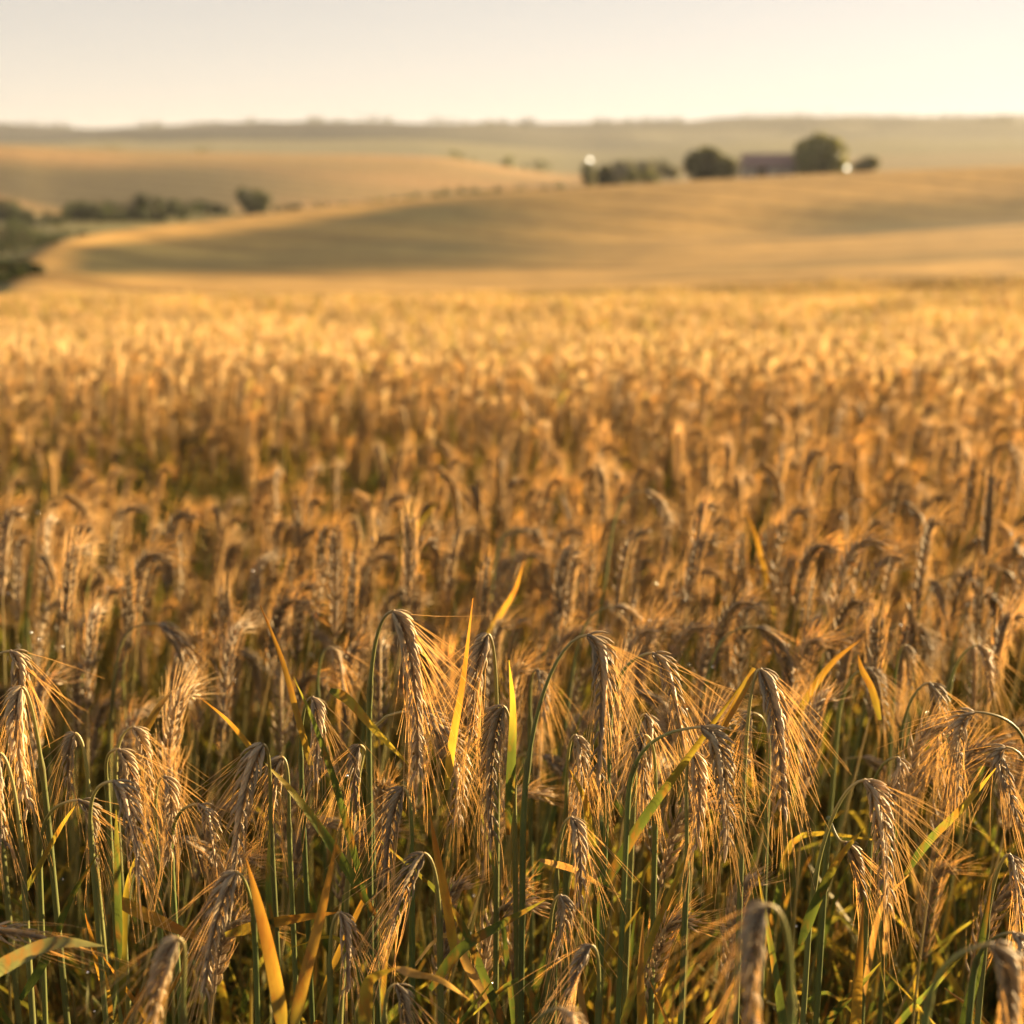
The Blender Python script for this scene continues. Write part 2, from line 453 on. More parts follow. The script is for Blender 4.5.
def tree(name, label, cat, px, y_top, wpx, d, y_base=None, group=None, seed=1, trunk=0.25, col=(0.12, 0.13, 0.05), leaves=2000):
    """a tree or bush d metres off; its foot on the land (or where the photo shows it)"""
    p = at(px, y_base or y_top, d); gz = ground_z(p.x, p.y)
    top = z_of(y_top - 4.5, d); w_ = wpx * (1.6 if 'bush' in name else 1.28) * d / F_PX; h_ = max(top - gz, 0.8)
    root = thing(name, label, cat, (p.x, p.y, gz), group)
    b = h_ * trunk
    ch = h_ - b; sink = h_ * (.45 if 'bush' in name or 'skyline' in name else .22); lf = max(0.10, min(w_, ch) * 0.062)
    obj('trunk', trunk_mb(w_, h_, max(0.06, min(w_, h_) * 0.045), seed + 7).mesh('trunk', M_BARK), root)
    obj('crown', crown_mb(w_, ch + sink, seed, base=b - sink, leaves=leaves, leaf=lf, col=col).mesh('crown', M_TREE, False), root)
    return root


M_BARK = plant_mat('bark', 0.0, 0.85, 0.1, 8, 0.3, 0.1)
TREES_FARM = 'trees round the farm on the ridge'
tree('broadleaf_tree', 'large round dark green tree just beside the barn on the ridge', 'tree', 824, 132, 51, 300, col=(.17, .175, .075), group=TREES_FARM, seed=3, trunk=.03, leaves=4500)
tree('broadleaf_tree', 'low wide dome shaped tree at the pale gable side of the barn', 'tree', 710, 141, 54, 300, col=(.17, .175, .075), group=TREES_FARM, seed=5, trunk=.03, leaves=4500)
tree('broadleaf_tree', 'small hazy tree beyond the large round tree, away from the barn', 'tree', 866, 153, 26, 345, group=TREES_FARM, seed=8, trunk=.05, col=(.09, .09, .04))
tree('slender_tree', 'narrow upright dark tree under the small glowing lamp on the ridge', 'tree', 589, 160, 17, 262, group=TREES_FARM, seed=9, trunk=.1)
tree('slender_tree', 'narrow tree next to the lamp, between two bushier ones', 'tree', 606, 162, 20, 290, group=TREES_FARM, seed=10, trunk=.1, col=(.09, .09, .04))
tree('hedge_bush', 'low broad dark bush between the narrow trees and the wide dome tree', 'bush', 634, 167, 36, 275, group=TREES_FARM, seed=12, trunk=.05)
tree('broadleaf_tree', 'pale misty tree behind the low broad bush', 'tree', 655, 157, 44, 520, group=TREES_FARM, seed=13, trunk=.1, col=(.10, .10, .05))
tree('broadleaf_tree', 'faint misty tree behind the narrow trees and the low bush', 'tree', 622, 157, 30, 560, group=TREES_FARM, seed=14, trunk=.1, col=(.10, .10, .05))
VAL = 'hedgerow trees and bushes in the green valley'
vg = [('hedge_tree', 'lone round dark tree standing up out of the valley hedge', 252, 190, 27, 330, 21),
      ('hedge_bush', 'bush with the tallest peak in the dark valley clump', 137, 194, 40, 300, 22),
      ('hedge_bush', 'rounded bush at the left end of the dark valley clump', 88, 199, 38, 300, 23),
      ('hedge_bush', 'broad low bush in the middle of the dark valley clump', 112, 202, 50, 290, 24),
      ('hedge_bush', 'low bush at the right end of the dark valley clump', 158, 206, 36, 290, 25),
      ('hedge_bush', 'long low bush between the dark clump and the lone round tree', 184, 200, 44, 325, 26),
      ('hedge_bush', 'flat bush touching the left side of the lone round tree', 224, 208, 36, 335, 27),
      ('hedge_bush', 'flat bush touching the right side of the lone round tree', 284, 209, 40, 340, 28),
      ('hedge_bush', 'dark bush on the left border above the green meadow', 4, 222, 50, 190, 30),
      ('hedge_bush', 'bush beside the one on the left border, above the meadow', 32, 230, 40, 180, 31),
      ('hedge_bush', 'small far bush on the left border under the bright spur of stubble', 5, 198, 26, 300, 32),
      ('hedge_bush', 'dark bush cut by the left border at the rim of the rye', 6, 262, 46, 76, 33),
      ('hedge_bush', 'low dark shrub tucked beneath the bushes at the rim of the rye', -14, 268, 40, 70, 34),
      ('hedge_bush', 'small shrub at the foot of the left tip of the rolling hill', 22, 270, 24, 72, 35),
      ('hedge_bush', 'broad bush filling the meadow edge under the left border bushes', 18, 240, 60, 165, 36),
      ('hedge_bush', 'low far bush closing the gap between left border and dark clump', 52, 214, 44, 270, 37),
      ('hedge_bush', 'flat bush right after the bush beside the left border', 62, 236, 34, 205, 38)]
for nm, lb, px, yt, wp, d, sd_ in vg:
    tree(nm, lb, 'tree' if nm.endswith('tree') else 'bush', px, yt - 3, wp * 1.35, d, group=VAL, seed=sd_, trunk=.12 if 'tree' in nm else .04, leaves=2200, col=(.045, .056, .02))


def spots(n, x0, x1, dk, y0, y1, w0, w1, name, labels, grp, seed, col=(.07, .075, .035), trunk=.06):
    pass


# hedge that follows the far edge of the rolling hill, bush by bush
HB = ['thin bush starting the hedge line right of the lone round tree', 'second bush of the hedge line leaving the lone round tree', 'third bush of the hedge line, where it begins to climb',
      'middle bush of the climbing hedge line under the stubble hill', 'bush just past the middle of the climbing hedge line', 'taller bush near the upper part of the hedge line',
      'tallest bush of the upper hedge line under the stubble hill', 'bush after the tallest in the upper hedge line', 'last but one bush of the hedge line before the ridge trees', 'last bush of the hedge line nearest the narrow ridge trees']
for i, (px, yt, wp, d) in enumerate([(312, 205, 40, 345), (345, 202, 42, 350), (378, 198, 40, 360), (405, 194, 38, 370), (436, 190, 42, 380), (462, 187, 40, 390), (488, 186, 42, 390), (514, 185, 36, 395), (540, 184, 36, 400), (562, 181, 34, 400)]):
    tree('hedge_bush', HB[i], 'bush', px, yt + 1.5, wp * 1.35, d, group='bushes of the hedge under the stubble hill', seed=50 + i, trunk=.04, leaves=1000, col=(.06, .072, .026))
# single bushes on the stubble hill's crest and trees on the skyline
far = [(112, 147, 26, 690, 'low bush on the left crest of the stubble hill'), (455, 151, 34, 760, 'flat thicket on the middle crest of the stubble hill'), (510, 155, 14, 760, 'small round bush on the right slope of the stubble hill crest'),
       (536, 160, 22, 780, 'hazy bush at the low right end of the stubble hill'), (205, 149, 30, 720, 'thin bush behind the left part of the stubble crest')]
for i, (px, yt, wp, d, lb) in enumerate(far):
    tree('field_bush', lb, 'bush', px, yt, wp, d, group='bushes along the stubble hill', seed=80 + i, trunk=.05, leaves=500)
SKY_T = [(372, 119, 26, 'widest dark tree breaking the skyline'), (315, 120, 14, 'small peaked tree on the skyline before the widest one'), (340, 122, 10, 'tiny tree between the peaked and the widest skyline trees'),
         (252, 122, 40, 'long low copse on the skyline, left of the peaked tree'), (150, 125, 16, 'small tree where the skyline steps down'), (30, 125, 30, 'flat copse at the left end of the skyline'), (60, 126, 14, 'single tree beside the flat copse at the skyline end'),
         (528, 121, 12, 'tiny skyline tree above the narrow ridge trees'), (600, 121, 14, 'skyline tree above the low broad bush'), (645, 119, 22, 'darker skyline copse above the wide dome tree'), (676, 120, 12, 'little skyline tree right beside the darker copse'),
         (745, 118, 44, 'long thin copse on the skyline above the barn'), (810, 116, 70, 'longest flat wood on the skyline above the large round tree'), (890, 118, 30, 'flat copse on the skyline past the longest wood'), (955, 118, 34, 'right hand copse on the skyline'), (1010, 117, 40, 'copse on the skyline at the right border'), (440, 121, 30, 'low copse on the skyline after the widest tree'), (490, 122, 20, 'small low copse on the middle of the skyline')]
for i, (px, yt, wp, lb) in enumerate(SKY_T):
    tree('skyline_tree', lb, 'tree', px, yt - 2, wp * 1.7, 2180, group='trees on the far skyline', seed=120 + i, trunk=.1, leaves=700, col=(.04, .045, .025))


def simple_mat(name, col, rough=0.8, nscale=3, amt=0.2):
    m, n, out = new_mat(name); L = n.links.new
    tc = n.nodes.new('ShaderNodeTexCoord'); nz = n.nodes.new('ShaderNodeTexNoise'); nz.inputs['Scale'].default_value = nscale; nz.inputs['Detail'].default_value = 5
    L(tc.outputs['Object'], nz.inputs['Vector'])
    mr = n.nodes.new('ShaderNodeMapRange'); mr.inputs[3].default_value = 1 - amt; mr.inputs[4].default_value = 1 + amt; L(nz.outputs['Fac'], mr.inputs[0])
    vm = n.nodes.new('ShaderNodeVectorMath'); vm.operation = 'SCALE'; vm.inputs[0].default_value = col; L(mr.outputs[0], vm.inputs['Scale'])
    pb = n.nodes.new('ShaderNodeBsdfPrincipled'); pb.inputs['Roughness'].default_value = rough; L(vm.outputs[0], pb.inputs['Base Color']); L(pb.outputs[0], out.inputs[0])
    return m


def box(mb, x0, x1, y0, y1, z0, z1):
    v = [Vector((x, y, z)) for z in (z0, z1) for x, y in ((x0, y0), (x1, y0), (x1, y1), (x0, y1))]
    mb.add(v, [(3, 2, 1, 0), (4, 5, 6, 7), (0, 1, 5, 4), (1, 2, 6, 5), (2, 3, 7, 6), (3, 0, 4, 7)], (1, 1, 1))


def barn():
    d = 305; p = at(770, 170, d); gz = ground_z(p.x, p.y) - 0.2; W = 10.8; D = 7.0
    eave = z_of(166, d) - gz; ridge = z_of(154.5, d) - gz
    root = thing('barn', 'long farm barn with dull purple roof and pale walls between two trees', 'barn', (p.x, p.y, gz))
    wl = MB(); box(wl, -W / 2, W / 2, -D / 2, D / 2, 0, eave)
    for s in (-1, 1):
        x = s * W / 2
        wl.add([Vector((x, -D / 2, eave)), Vector((x, D / 2, eave)), Vector((x, 0, ridge - .15)), Vector((x - s * .3, -D / 2, eave)), Vector((x - s * .3, D / 2, eave)), Vector((x - s * .3, 0, ridge - .15))],
               [(0, 1, 2), (3, 5, 4), (0, 2, 5, 3), (1, 4, 5, 2)], (1, 1, 1))
    obj('wall', wl.mesh('wall', simple_mat('barn_wall', (.42, .37, .33)), False), root)
    rf = MB(); o_ = 0.45
    for s in (-1, 1):
        e = Vector((0, s * (D / 2 + o_), eave - .2)); t = Vector((0, 0, ridge)); n = Vector((0, s * .12, .16))
        a, b = Vector((-W / 2 - .3, 0, 0)), Vector((W / 2 + .3, 0, 0))
        q = [a + e, b + e, b + t, a + t]; rf.add(q + [x + n for x in q], [(3, 2, 1, 0), (4, 5, 6, 7), (0, 1, 5, 4), (1, 2, 6, 5), (2, 3, 7, 6), (3, 0, 4, 7)], (1, 1, 1))
    obj('roof', rf.mesh('roof', simple_mat('barn_roof', (.24, .15, .14), .8, 6), False), root)
    dr = MB(); box(dr, -3.2, -1.2, -D / 2 - .06, -D / 2 + .1, 0.05, min(eave - .15, 2.6)); do = obj('door', dr.mesh('door', simple_mat('barn_door', (.10, .075, .06)), False), root)
    hd = MB(); box(hd, -1.5, -1.35, -D / 2 - .14, -D / 2 - .06, 1.0, 1.3); obj('handle', hd.mesh('handle', simple_mat('iron', (.05, .05, .05), .5), False), do)
    for x in (1.2, 3.4):
        wn = MB(); box(wn, x, x + .9, -D / 2 - .05, -D / 2 + .1, 1.0, min(eave - .3, 1.9)); obj('window', wn.mesh('window', simple_mat('dark_glass', (.04, .045, .05), .15), False), root)


barn()


def lamp(px, py, d, label, rad, power):
    p = at(px, py, d); gz = ground_z(p.x, p.y)
    root = thing('yard_lamp', label, 'lamp', (p.x, p.y, gz), 'lit lamps on the ridge')
    h = p.z - gz
    ps = MB(); tube(ps, [Vector((0, 0, -.3)), Vector((0, 0, h * .5)), Vector((0, 0, h - rad * .8))], [.07, .06, .05], 8, (.2, .2, .2), True); obj('post', ps.mesh('post', simple_mat('post_metal', (.12, .12, .12), .5)), root)
    m, n, out = new_mat('lamp_glow'); e = n.nodes.new('ShaderNodeEmission'); e.inputs[0].default_value = (1, .86, .62, 1); e.inputs[1].default_value = power; n.links.new(e.outputs[0], out.inputs[0])
    g = MB(); pts = [Vector((0, 0, h + rad * math.sin(a))) for a in np.linspace(-1.5, 1.5, 9)]
    tube(g, pts, [rad * math.cos(a) for a in np.linspace(-1.5, 1.5, 9)], 12, (1, 1, 1), True); obj('globe', g.mesh('globe', m), root)
    c = MB(); tube(c, [Vector((0, 0, h + rad * .9)), Vector((0, 0, h + rad * 1.25))], [rad * .7, rad * .2], 10, (1, 1, 1), True); obj('cap', c.mesh('cap', simple_mat('cap_metal', (.1, .1, .1), .4)), root)


lamp(847, 168, 284, 'bright lamp glowing at the foot of the large round tree', 0.32, 1.0)
lamp(590, 160, 258, 'dimmer lamp glowing above the narrow upright tree', 0.26, 1.3)


# ------------------------------------------------------------------ rye plants
def ear_mb(pts, r, nodes=26, dark=1.0, size=1.0, awn_len=0.048, awn_n=1.0, splay=0.5, bias=None, husk=True, tone=0.5, awn_r=0.00023, flat=None):
    """ear along pts (base to tip): rows of husks, each with its awn. Returns husks, awns."""
    hb, ab = MB(), MB()
    T, N, B = frames(pts); n = len(pts)
    rot = r.uniform(0, math.pi) if flat is None else flat
    tube(hb, pts, [0.0016 * size] * (n - 1) + [0.0006], 5, HUSK)
    for k in range(nodes):
        u = (k + 0.4) / nodes; fi = u * (n - 1); i = min(int(fi), n - 2); q = fi - i
        p = pts[i].lerp(pts[i + 1], q); t = T[i].lerp(T[i + 1], q).normalized()
        b0 = B[i].lerp(B[i + 1], q); n0 = N[i].lerp(N[i + 1], q)
        b_ = (b0 * math.cos(rot) + n0 * math.sin(rot)).normalized(); n_ = t.cross(b_).normalized()
        side = 1 if k % 2 else -1
        taper = 0.78 + 0.30 * math.sin(math.pi * min(1, u * 1.15 + .12)); taper *= size
        for fl in (-1, 0, 1):
            if fl == 0 and k % 3: continue
            ln = (0.0145 if fl else .012) * taper * r.uniform(.9, 1.15); wd = 0.0019 * taper * r.uniform(.85, 1.15)
            a = r.uniform(.28, .50)
            o = (b_ * side * 0.75 + n_ * fl * 0.85).normalized()
            d = (t * math.cos(a) + o * math.sin(a)).normalized()
            st = p + o * 0.0017 * taper
            up = (d.cross(o)).normalized(); oo = up.cross(d)
            c = tuple(x * dark for x in mixc(HUSK, HUSK2, min(1, max(0, tone + r.uniform(-.45, .45))))); c2 = mixc(c, AWN, .45)
            vv, cc = [], []
            for s_, rr, cx in ((0, .45, c), (.3, 1, c), (.65, .8, mixc(c, c2, .5)), (1, .14, c2)):
                ce = st + d * ln * s_ + oo * ln * .10 * math.sin(s_ * 2.6)
                for dx, dy in ((1, 0), (0, .7), (-1, 0), (0, -.5)):
                    vv.append(ce + up * dx * wd * rr + oo * dy * wd * rr); cc.append(cx)
            hb.add(vv, [(j * 4 + m, j * 4 + (m + 1) % 4, j * 4 + 4 + (m + 1) % 4, j * 4 + 4 + m) for j in range(3) for m in range(4)], cc)
            for hug in (0, 1):
                if r.random() > awn_n * (.48 if hug == 0 else .42): continue
                tip = st + d * ln
                sp = (splay * (r.random() ** 1.5) if hug == 0 else r.uniform(.04, .22)) * (1.1 - .45 * u)
                od = o.copy()
                if bias is not None and hug == 0: od = (od * .8 + bias * .75 * r.random() + n_ * r.uniform(-.3, .3)).normalized()
                ad = (t * math.cos(sp) + od * math.sin(sp)).normalized()
                L = awn_len * r.uniform(.65, 1.25) * (1.1 - .25 * u)
                e = tip + ad * L + od * L * .05 + Vector((0, 0, -1)) * L * .06
                mid = tip + (d * .4 + ad * .6).normalized() * L * .45
                ca = mixc(AWN, (.78, .60, .33), r.random())
                tube(ab, bez([tip - d * .001, mid, e], 4), [awn_r, awn_r * .85, awn_r * .65, awn_r * .3], 3, ca)
    return hb, ab


def stem_mb(pts, r, sides=6, r0=0.0021, r1=0.0009, green=0.5):
    mb = MB(); n = len(pts)
    rad = [r0 + (r1 - r0) * (i / (n - 1)) ** 1.3 for i in range(n)]
    cols = ramp([(0, mixc(GREEN, STRAW, .04)), (.6, mixc(GREEN2, STRAW, .34 - .32 * green)), (.85, mixc(GREEN2, STRAW, .6 - .4 * green)), (1, STRAW)], n)
    sheath = r.uniform(.5, .66)
    for i in range(n):                       # the leaf sheath wraps the lower stem and ends at a node
        u = i / (n - 1)
        if u < sheath: rad[i] *= 1.3
    k = min(n - 2, int(sheath * (n - 1)))
    rad[k] *= 1.25; cols[k] = mixc(cols[k], (.10, .07, .03), .5)
    tube(mb, pts, rad, sides, cols)
    return mb


def leaf_cols(kind, n, r):
    S = {'green': [(0, GREEN), (.7, GREEN2), (1, mixc(GREEN2, YELL, .6))], 'yellow': [(0, GREEN2), (.35, mixc(GREEN2, YELL, .7)), (1, YELL)], 'greenyellow': [(0, GREEN), (.45, GREEN2), (.75, YELL), (1, YELL)],
         'orange': [(0, mixc(GREEN2, YELL, .5)), (.3, mixc(YELL, ORAN, .5)), (1, ORAN)], 'dry': [(0, DRY), (1, mixc(DRY, STRAW, .5))], 'grey': [(0, (.13, .16, .08)), (1, (.22, .23, .13))]}[kind]
    return ramp(S, n)


def leaf_mb(path, width, kind, r, n=14, twist=None, fold=.28, up=None):
    mb = MB(); pts = catmull(path, n) if len(path) > 2 else bez(path, n)
    ws = [max(.0003, width * .5 * (min(1, .45 + 3.2 * i / (n - 1)) * (1 - (i / (n - 1)) ** 3.0) ** .9)) for i in range(n)]
    blade(mb, pts, ws, leaf_cols(kind, n, r), up=up, fold=fold, twist=r.uniform(-.9, .9) if twist is None else twist)
    return mb


def rand_leaf(stem, u, r, kind=None, length=None):
    """a leaf that leaves the stem at u of its length: a slanting blade, its tip sometimes folded over"""
    i = int(u * (len(stem) - 1)); p = stem[i]; a = r.uniform(0, 6.283); L = length or r.uniform(.10, .24)
    o = Vector((math.cos(a), math.sin(a), 0)); q = r.uniform(.15, .6); droop = r.random() ** 2
    d0 = (o * q + Vector((0, 0, 1))).normalized(); d1 = (o * (q + .25) + Vector((0, 0, 1 - 1.6 * droop))).normalized()
    L *= .85
    path = [p, p + d0 * L * .35, p + d0 * L * .65 + o * .006, p + d0 * L * .65 + d1 * L * .40]
    k = kind or r.choices(['green', 'greenyellow', 'yellow', 'orange', 'dry'], [3.4, 2.4, .8, 1.2, 1.6])[0]
    return leaf_mb(path, r.uniform(.004, .0075), k, r)


def generic_plant(r, h=1.15, nod=None, az=None, lod=0):
    """local-space rye plant. Returns (stem, husks, awns, leaves)"""
    az = r.gauss(0.1, .55) if az is None else az
    o = Vector((math.cos(az), math.sin(az), 0)); lean = r.uniform(.02, .14)
    nod = r.random() if nod is None else nod
    L = r.uniform(.085, .125)
    top = Vector((o.x * lean, o.y * lean, h))
    if nod > .45:        # arched over, ear hanging
        neck = r.uniform(.035, .075)
        p0 = top - o * .03 - Vector((0, 0, .13))
        st = bez([Vector((0, 0, -.02)), Vector((0, 0, h * .45)) - o * .02, p0], 8 if lod == 0 else 4)[:-1] + bez([p0, p0 + o * .012 + Vector((0, 0, .11)), top - o * neck * .2, top + o * neck * .55], 8 if lod == 0 else 4)
        e0 = st[-1]
        k = (nod - .45) / .55
        ed = (o * (.42 - .34 * k) + Vector((0, 0, -1))).normalized()
        ear = bez([e0, e0 + o * L * .3 + Vector((0, 0, -L * .12)), e0 + o * L * .3 + ed * L * .5, e0 + ed * L * .95 + o * L * .15], 9 if lod == 0 else 5)
    else:                # nearly upright, curved at the tip
        st = bez([Vector((0, 0, -.02)), Vector((0, 0, h * .5)) - o * .02, top - o * .02 - Vector((0, 0, L))], 12 if lod == 0 else 6)
        e0 = st[-1]; c = nod / .45
        ear = bez([e0, e0 + Vector((0, 0, L * .55)) + o * .006, e0 + Vector((0, 0, L * (.98 - .05 * c))) + o * L * .16 * c, e0 + Vector((0, 0, L * (1 - .22 * c))) + o * L * .5 * c], 9 if lod == 0 else 5)
    if lod == 0:
        S = stem_mb(st, r, 6, r.uniform(.0017, .0024), .0009, r.random())
        hang = nod > .45
        H, A = ear_mb(ear, r, nodes=26, dark=.95, size=1.1, awn_n=1.7, splay=r.uniform(.25, .45) if hang else r.uniform(.12, .3), bias=Vector((.6, -.2, -.2)) if hang else None,
                      tone=r.uniform(.1, .8), awn_len=r.uniform(.026, .040) if hang else r.uniform(.020, .032))
        lv = [rand_leaf(st, u, r) for u in ((.2, .36) if r.random() < .6 else (.28, .45))]
        return S, H, A, lv
    S = MB(); n = len(st)
    tube(S, st, [.0022 - .0011 * i / (n - 1) for i in range(n)], 3, ramp([(0, GREEN), (.5, mixc(GREEN2, STRAW, .4)), (1, STRAW)], n))
    H, A = MB(), MB(); tone = mixc(tuple(x * (1.0 if lod == 1 else 1) for x in mixc(HUSK, HUSK2, r.uniform(.1, .8))), AWN, .40 if lod == 1 else .44)
    n = len(ear); T, N, B = frames(ear)
    tube(H, ear, [.0045, .0072, .0075, .0062, .002], 5 if lod == 1 else 4, tone, True)
    na = 34 if lod == 1 else 9
    for k in range(na):
        u = r.random() * .95; fi = u * (n - 1); i = min(int(fi), n - 2); p = ear[i].lerp(ear[i + 1], fi - i)
        a = r.uniform(0, 6.283); od = N[i] * math.cos(a) + B[i] * math.sin(a); sp = r.uniform(.08, .35)
        ad = T[i] * math.cos(sp) + od * math.sin(sp); L2 = r.uniform(.022, .04) if lod == 1 else r.uniform(.03, .055); sd2 = ad.cross(Vector((r.gauss(0, 1), r.gauss(0, 1), r.gauss(0, 1)))).normalized() * (.0008 if lod == 1 else .0014)
        q = p + od * .004
        A.add([q - sd2, q + sd2, q + ad * L2 + sd2 * .3, q + ad * L2 - sd2 * .3], [(0, 1, 2, 3)], AWN)
    lv = []
    for u in ((.3, .6) if lod == 1 else (.5,)):
        i = int(u * (len(st) - 1)); p = st[i]; a = r.uniform(0, 6.283); L2 = r.uniform(.12, .28); oo = Vector((math.cos(a), math.sin(a), 0)); dr = r.random() ** 2
        m = MB(); path = bez([p, p + oo * L2 * .2 + Vector((0, 0, L2 * .6)), p + oo * L2 * .5 + Vector((0, 0, L2 * (.9 - .8 * dr)))], 5 if lod == 1 else 3)
        kn = r.choices(['green', 'greenyellow', 'yellow', 'orange', 'dry'], [1.6, 1.6, 1.4, 2, 2] if lod == 1 else [.3, .6, 1.2, 1.5, 2.5])[0]
        ws = [.003, .0045, .0042, .003, .0004] if lod == 1 else [.004, .0045, .0005]
        blade(m, path, ws, leaf_cols(kn, len(path), r), thin=True); lv.append(m)
    return S, H, A, lv


def rye_things(root, S, H, A, lv, shared=None):
    st = obj('stem', S.mesh('stem', M_STEM), root)
    ea = obj('ear', H.mesh('ear', M_EAR), root)
    obj('awns', A.mesh('awns', M_AWN), ea)
    for l in lv: obj('leaf', l.mesh('leaf', M_LEAF), root)


